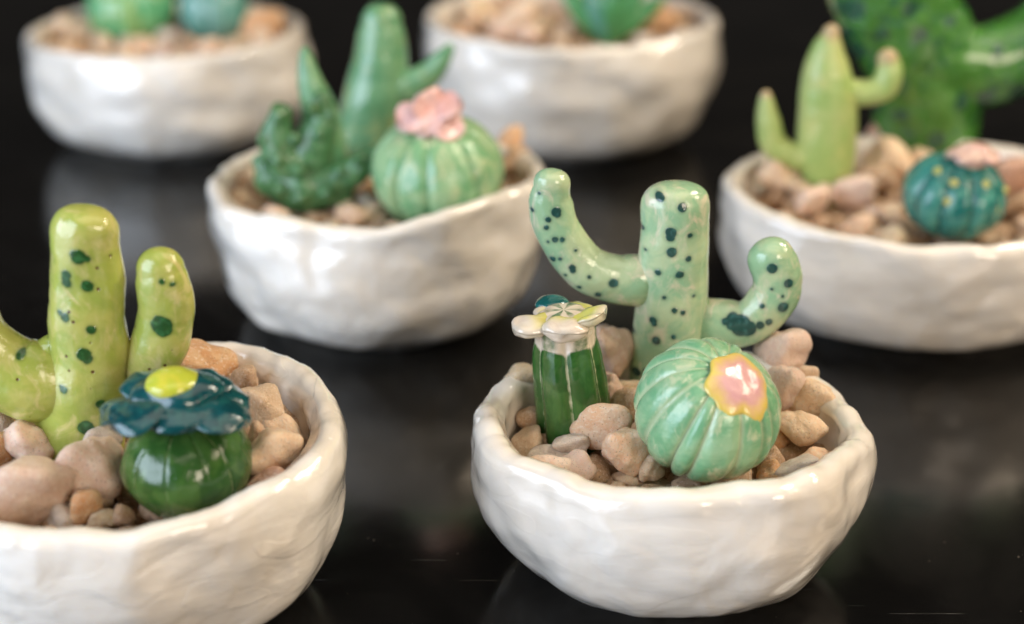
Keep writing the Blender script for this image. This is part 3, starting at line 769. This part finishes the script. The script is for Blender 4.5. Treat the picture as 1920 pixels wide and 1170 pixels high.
for a in (
 (1125, 802, 104, 84, 'peach', 'large smooth peach pebble at the foot of the small column cactus', .5, 0, 1),
 (1168, 840, 78, 88, 'peach', 'rough orange peach pebble leaning between big peach pebble and mint ball', .5, .3, 8),
 (1068, 832, 62, 44, 'grey', 'pale greyish pebble under the left side of the large peach pebble', .2, 0, None),
 (1216, 874, 54, 48, 'tan', 'small tan pebble wedged under the front left of the mint ball', .2, 0, None),
 (980, 722, 72, 80, 'yellow', 'yellowish lumpy pebble at the left rim beside the column cactus', .35, .3, None),
 (1000, 785, 60, 50, 'brown', 'shaded brown pebble low at the left rim of front right bowl', .1, 0, None),
 (1146, 660, 78, 104, 'pink', 'tall pinkish pebble standing behind the column cactus flower', .7, 0, None),
 (1142, 728, 50, 64, 'pink', 'pinkish pebble touching the right side of the column cactus', .4, 0, None),
 (1180, 762, 74, 66, 'brown', 'brown pebble between column cactus and mint ball', .2, 0, None),
 (1466, 664, 92, 84, 'pink', 'large pinkish pebble under the right arm of the spotted cactus', .7, -.3, None),
 (1468, 728, 60, 88, 'pink', 'upright pinkish pebble just right of the pink flower ball', .5, 0, None),
 (1518, 752, 80, 84, 'tan', 'broad tan pebble at the right inner wall of front right bowl', .35, .4, None),
 (1500, 802, 92, 66, 'tan', 'long tan pebble sloping down to the right beside the mint ball', .3, .75, None),
 (1496, 876, 76, 42, 'grey', 'flat greyish pebble at the front right rim beside the mint ball', .15, -.3, None),
 (1512, 706, 46, 38, 'tan', 'small tan pebble high at the back right rim of front right bowl', .6, 0, None),
 (1440, 862, 60, 60, 'brown', 'dark brown pebble tucked under the right side of the mint ball', .0, 0, None),
): hero(FR, *a)
for a in (
 (70, 922, 136, 122, 'pink', 'biggest pinkish grey pebble at the front of the front left bowl', .5, .3, 4),
 (181, 868, 104, 134, 'pink', 'large upright pale pebble left of the dark green ball', .6, .15, 3),
 (196, 816, 58, 52, 'grey', 'greyish pebble peeking above the large upright pale pebble', .75, 0, None),
 (56, 832, 98, 76, 'pink', 'angular pinkish pebble at the left foot of the lime cactus', .5, .5, 9),
 (-2, 778, 56, 80, 'tan', 'tan pebble cut by the left picture edge beside lime cactus', .5, 0, None),
 (0, 850, 50, 80, 'orange', 'orange pebble at the left picture edge above the biggest pebble', .4, 0, None),
 (-4, 925, 46, 80, 'tan', 'tan pebble cut by the left picture edge next to the biggest pebble', .2, 0, None),
 (161, 950, 60, 64, 'orange', 'small orange pebble between the two large pale pebbles at the front rim', .25, 0, None),
 (198, 968, 40, 36, 'yellow', 'tiny cream pebble right of the small orange pebble', .1, 0, None),
 (230, 962, 48, 38, 'brown', 'small mauve brown pebble at the front rim left of dark green ball', .1, 0, None),
 (497, 768, 76, 92, 'tan', 'upright tan pebble right of the teal flower', .5, -.2, None),
 (484, 808, 36, 44, 'peach', 'tiny smooth peach pebble resting between two tan pebbles right of teal flower', .75, 0, None),
 (516, 852, 96, 90, 'tan', 'broad triangular tan pebble right of the dark green ball', .45, .5, 4),
 (492, 918, 100, 70, 'red', 'reddish rough pebble under the right side of the dark green ball', .1, -.4, None),
 (378, 682, 122, 84, 'orange', 'large terracotta orange stone behind the teal flower', .45, .2, None),
 (452, 716, 60, 66, 'brown', 'brown pebble against the back wall right of the terracotta stone', .3, 0, None),
 (290, 955, 50, 36, 'brown', 'dark brown pebble in shade under the dark green ball', .0, 0, None),
 (440, 945, 46, 34, 'red', 'small reddish pebble at the front right rim of front left bowl', .0, 0, None),
 (105, 790, 60, 50, 'tan', 'pebble tucked against the lime cactus trunk foot', .1, 0, None),
): hero(FL, *a)
for a in (
 (665, 404, 66, 44, 'peach', 'bright peach pebble at the front rim between the two middle bowl cacti', .35, 0, None),
 (955, 270, 60, 60, 'orange', 'orange brown pebble right of the pink flowered ball', .4, 0, None),
 (975, 310, 52, 70, 'brown', 'brown pebble at the right wall of the middle bowl', .2, 0, None),
 (460, 345, 40, 40, 'brown', 'brown pebble at the left wall of the middle bowl', .1, 0, None),
): hero(CC, *a)
for a in (
 (1520, 375, 66, 50, 'pink', 'pale pinkish pebble at the left foot of the yellowish lime cactus', .4, 0, None),
 (1460, 330, 76, 54, 'tan', 'tan pebble at the left wall of the right hand bowl', .35, .3, None),
 (1600, 360, 80, 56, 'pink', 'pinkish pebble at the right foot of the yellowish lime cactus', .35, -.3, None),
 (1610, 424, 60, 44, 'peach', 'pale peach pebble at the front rim of the right hand bowl', .3, 0, None),
 (1680, 440, 56, 40, 'yellow', 'cream pebble at the front rim left of the teal ball', .3, 0, None),
 (1670, 290, 96, 70, 'tan', 'large brown tan pebble below the emerald cactus', .5, 0, None),
 (1645, 330, 70, 56, 'brown', 'brown pebble between lime cactus and teal ball', .3, 0, None),
 (1905, 330, 80, 70, 'red', 'reddish pebble at the right picture edge beside the teal ball', .4, 0, None),
 (1660, 240, 60, 60, 'red', 'dark reddish pebble left of the emerald cactus trunk', .5, 0, None),
): hero(RR, *a)
for a in (
 (385, 92, 54, 36, 'peach', 'light peach pebble in front of the two back left balls', .35, 0, None),
 (300, 98, 54, 30, 'pink', 'pinkish pebble at the front rim of the back left bowl', .2, 0, None),
 (500, 48, 70, 54, 'orange', 'orange pebble at the right wall of the back left bowl', .3, 0, None),
 (125, 45, 60, 44, 'tan', 'tan pebble at the left wall of the back left bowl', .3, 0, None),
): hero(BL, *a)
for a in (
 (975, 30, 76, 50, 'tan', 'large tan pebble in the back middle bowl left of the leaves', .4, 0, None),
 (890, 10, 60, 44, 'yellow', 'yellowish pebble at the left of the back middle bowl', .3, 0, None),
 (1240, 30, 76, 46, 'orange', 'orange pebble right of the leaves in back middle bowl', .35, 0, None),
 (940, 55, 50, 30, 'pink', 'cream pebble at the front rim of the back middle bowl', .2, 0, None),
): hero(BM, *a)

FILL = {'FR': ('front right bowl', .42), 'FL': ('front left bowl', .43), 'C': ('middle bowl', .42), 'R': ('right hand bowl', .41), 'BL': ('back left bowl', .46), 'BM': ('back middle bowl', .48)}
cols = ['tan', 'tan', 'pink', 'peach', 'brown', 'yellow', 'grey', 'tan', 'tan', 'orange', 'brown', 'pink']
for key, (where, rs) in FILL.items():
    b = BOWLS[key]; n_ok = 0; fx = .93
    for tryn in range(1400):
        if n_ok >= 38: break
        a = rng.uniform(0, 2 * PI); q = rng.random() ** .5 * fx
        r = rs * rng.uniform(.72, 1.15)
        x = b['c'].x + math.cos(a) * q * (b['rx'] - r * .6); y = b['c'].y + math.sin(a) * q * (b['ry'] - r * .6)
        z = glev(b, x, y) + rng.uniform(-.25, .12)
        p = Vector((x, y, z))
        if any((p - s).length < .78 * (r + sr) for s, sr in b['stones']): continue
        if any(math.hypot(x - fx_, y - fy_) < fr_ + r * .5 for fx_, fy_, fr_ in b['foot']): continue
        col = rng.choice(cols)
        ux = (x - b['c'].x) / b['rx']; uy = (y - b['c'].y) / b['ry']; q_ = math.hypot(ux, uy)
        side = ('back ' if uy > .38 else 'front ' if uy < -.38 else '') + ('left' if ux < -.38 else 'right' if ux > .38 else '')
        side = side.strip() or 'middle'
        spot = ('against the %s wall of the ' if q_ > .72 else 'in the %s part of the ') % side
        pebble(b, p, (r * rng.uniform(.9, 1.25), r * rng.uniform(.85, 1.1), r * rng.uniform(.7, 1.0)), col,
               ('small ' if r < rs * .93 else 'medium sized ') + NAMES[col] + ' pebble ' + spot + where)
        n_ok += 1
    # the packed gravel underneath
    V = []; F_ = []
    small = [stone_shape(rng, ICO1[0] if False else ico(2)[0], nf=6) for _ in range(3)]
    I2 = ico(2)[1]
    for k in range(130):
        a = rng.uniform(0, 2 * PI); q = rng.random() ** .5
        x = b['c'].x + math.cos(a) * q * (b['rx'] - .25); y = b['c'].y + math.sin(a) * q * (b['ry'] - .25)
        z = glev(b, x, y) - rng.uniform(.35, .75); r = rng.uniform(.34, .5); ca, sa = math.cos(a * 7), math.sin(a * 7)
        o = len(V)
        V += [(x + (v.x * ca - v.y * sa) * r, y + (v.x * sa + v.y * ca) * r, z + v.z * r * .8) for v in small[k % 3]]
        F_ += [tuple(i + o for i in f) for f in I2]
    # solid bed below
    o = len(V)
    for k in range(48):
        a = 2 * PI * k / 48; x = b['c'].x + math.cos(a) * (b['rx'] * .97); y = b['c'].y + math.sin(a) * (b['ry'] * .97)
        V.append((x, y, glev(b, x, y) - .75))
    F_.append(tuple(range(o, o + 48)))
    g = single('gravel', (V, F_, None), MP['brown'], b['c'])
    tag(g, 'packed brownish gravel lying under the loose pebbles of the ' + where, 'gravel', kind='stuff')
